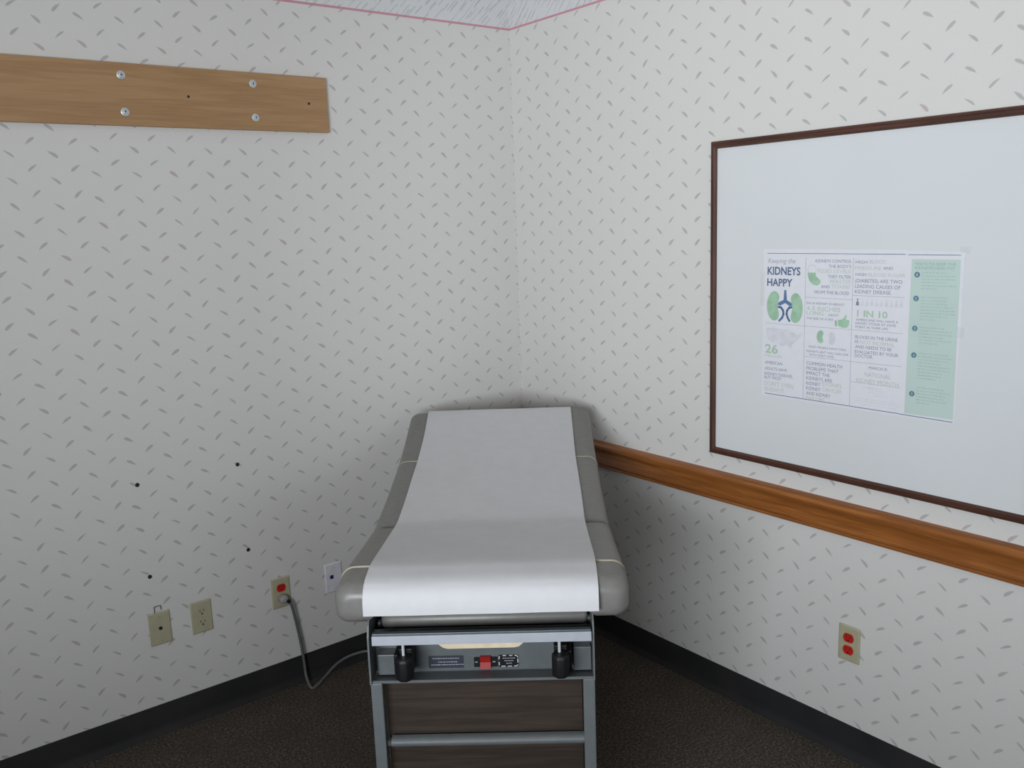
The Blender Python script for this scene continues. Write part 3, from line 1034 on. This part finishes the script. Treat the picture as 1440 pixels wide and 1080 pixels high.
prof = [(0.0445, 0.6205), (-0.0180, 0.6340), (-0.0200, 0.6325), (-0.0200, 0.6285), (0.0445, 0.6165)]
loft(bm, [[(x, s, z) for s, z in prof] for x in (-0.2575, 0.2510)])
build('panel_ledge', bm, 'steel_paint', table)
build('side_bracket', B(-0.2470, -0.2070, 0.010, 0.0445, 0.6330, 0.6830, 0.0015), 'panel_paint', table)
build('side_bracket', B(0.2080, 0.2490, 0.018, 0.0445, 0.6300, 0.6880, 0.0015), 'panel_paint', table)
FP = lambda u, v, h: (u, 0.045 - h, v - 0.0230)
nmp = build('nameplate', prism(bmesh.new(), round_rect(-0.092, 0.6675, 0.083, 0.031, 0.002, 3), 0.0, 0.0012, FP), 'nameplate_dark', panel)
nmp['label'] = 'dark label with lines of tiny pale writing'
bm = bmesh.new()
rng = random.Random(7)
for v0, hh, ua, ub in ((0.6755, 0.0020, -0.124, -0.062), (0.6665, 0.0018, -0.111, -0.068), (0.6595, 0.0020, -0.128, -0.054)):
    u = ua
    while u < ub:
        l = rng.uniform(0.003, 0.008)
        prism(bm, [(u, v0), (u + l, v0), (u + l, v0 + hh), (u, v0 + hh)], 0.0012, 0.0014, FP)
        u += l + 0.0014
STUFF('tiny_lettering', bm, 'nameplate_light', nmp)
sw = build('switch_bezel', prism(bmesh.new(), round_rect(0.002, 0.6655, 0.056, 0.025, 0.002, 3), 0.0, 0.0018, FP), 'black_plastic', panel)
bm = bmesh.new()
loft(bm, [[(x, 0.0432 - d, z) for d, z in ((0.0, 0.6270), (0.0062, 0.6278), (0.0030, 0.6430), (0.0078, 0.6582), (0.0, 0.6590))] for x in (-0.0115, 0.0135)])
build('rocker_switch', bm, 'red_plastic', table)
bm = bmesh.new()
for a, b in ((-0.0235, -0.0175), (0.0180, 0.0250)):
    prism(bm, [(a, 0.6645), (b, 0.6645), (b, 0.6668), (a, 0.6668)], 0.0018, 0.0021, FP)
STUFF('switch_mark', bm, 'nameplate_light', sw)
st = build('warning_sticker', prism(bmesh.new(), round_rect(0.0555, 0.6665, 0.0480, 0.0310, 0.004, 4), 0.0, 0.0008, FP), 'black_plastic', panel)
bm = bmesh.new()
per = round_rect(0.0555, 0.6665, 0.0440, 0.0270, 0.005, 4) + [round_rect(0.0555, 0.6665, 0.0440, 0.0270, 0.005, 4)[0]]
acc = 0.0
for (x0, y0), (x1, y1) in zip(per, per[1:]):
    L = math.hypot(x1 - x0, y1 - y0)
    k = max(1, int(L / 0.0018))
    for j in range(k):
        mid = acc + L * (j + 0.5) / k
        if (mid % 0.0150) < 0.0088:
            a_, b_ = j / k, (j + 1) / k
            for q in stroke([(x0 + (x1 - x0) * a_, y0 + (y1 - y0) * a_), (x0 + (x1 - x0) * b_, y0 + (y1 - y0) * b_)], 0.0022):
                prism(bm, q, 0.0008, 0.0010, FP)
    acc += L
STUFF('dashed_border', bm, 'sticker_white', st)
bm = bmesh.new()
for v0, ua, ub in ((0.6725, 0.042, 0.069), (0.6660, 0.046, 0.066), (0.6595, 0.050, 0.062)):
    u = ua
    while u < ub:
        l = rng.uniform(0.002, 0.005)
        prism(bm, [(u, v0), (u + l, v0), (u + l, v0 + 0.0020), (u, v0 + 0.0020)], 0.0008, 0.0010, FP)
        u += l + 0.0012
STUFF('tiny_lettering', bm, 'nameplate_light', st)


# black clamp knobs hanging under the foot rail
def knob(cx, ear):
    bm = bmesh.new()
    rings = []
    for z, k in ((0.6470, 0.80), (0.6495, 0.95), (0.6540, 1.0), (0.6920, 1.0), (0.6975, 0.96), (0.7005, 0.80)):
        rr = []
        for i in range(32):
            a = 2 * PI * i / 32
            r_ = 0.0212 * k * (1 - 0.07 * (0.5 + 0.5 * math.cos(8 * a)))
            rr.append((cx + r_ * math.cos(a), -0.034 + r_ * math.sin(a), z))
        rings.append(rr)
    loft(bm, rings)
    kb = build('clamp_knob', bm, 'black_plastic', table, smooth=40)
    bm = bmesh.new()
    cyl(bm, (cx - 0.002, -0.026, 0.699), (cx - 0.002, -0.026, 0.7268), 0.0036, seg=12)
    build('knob_stem', bm, 'bolt_zinc', kb, smooth=True)
    e0, e1 = sorted((cx + ear * 0.026, cx + ear * 0.016))
    build('knob_block', B(e0, e1, -0.020, 0.0445, 0.6440, 0.6980, 0.002), 'black_plastic', kb)
    build('knob_block', B(cx - 0.014, cx + 0.016, -0.015, 0.0445, 0.6440, 0.7100, 0.002), 'black_plastic', kb)


knob(-0.1780, -1)
knob(0.1770, 1)

# ================================================================== exam paper over the cushions
rng = random.Random(11)
ctrl = [(-0.0262, 0.7975), (-0.0262, 0.815), (-0.0235, 0.832), (-0.0155, 0.847), (-0.002, 0.8575), (0.020, 0.8645), (0.055, 0.8680), (0.100, 0.8692), (0.20, 0.8592), (0.32, 0.8462), (0.42, 0.8374), (0.480, 0.8328), (0.525, 0.8328),
        (0.60, 0.8372), (0.70, 0.8450), (0.85, 0.8618), (0.985, 0.8812), (1.18, 0.9205), (1.335, 0.9625), (1.358, 0.9660), (1.3745, 0.957), (1.3765, 0.935)]
line = spline([(0, a, b) for a, b in ctrl], 5)
bm = bmesh.new()
NX = 24
top, low = [], []
for i, p in enumerate(line):
    t = (line[min(i + 1, len(line) - 1)] - line[max(i - 1, 0)]).normalized()
    nrm = Vector((0, -t.z, t.y))
    ra, rb = [], []
    for j in range(NX + 1):
        x = -0.2665 + 0.533 * j / NX
        lift = 0.0006 * math.sin(x * 23 + p.y * 7) * math.sin(p.y * 19) + 0.0016
        if p.y < 0.0:
            lift = 0.0012 + 0.0005 * math.sin(x * 31)
        ed = 0.0010 * math.sin(p.y * 11 + (0 if j else 2)) if j in (0, NX) else 0.0
        q = p + nrm * lift + Vector((x + ed, 0, 0))
        ra.append(bm.verts.new(q + nrm * 0.0004)); rb.append(bm.verts.new(q))
    top.append(ra); low.append(rb)
for i in range(len(line) - 1):
    for j in range(NX):
        bm.faces.new((top[i][j], top[i][j + 1], top[i + 1][j + 1], top[i + 1][j]))
        bm.faces.new((low[i][j], low[i + 1][j], low[i + 1][j + 1], low[i][j + 1]))
    for j in (0, NX):
        bm.faces.new((top[i][j], top[i + 1][j], low[i + 1][j], low[i][j]))
for i in (0, len(line) - 1):
    for j in range(NX):
        bm.faces.new((top[i][j], low[i][j], low[i][j + 1], top[i][j + 1]))
sheet = build('exam_paper', bm, 'paper', None, smooth=60)
sheet.location = table.location
sheet.rotation_euler = table.rotation_euler
tag(sheet, 'white paper sheet laid lengthwise over the grey exam table', 'paper')
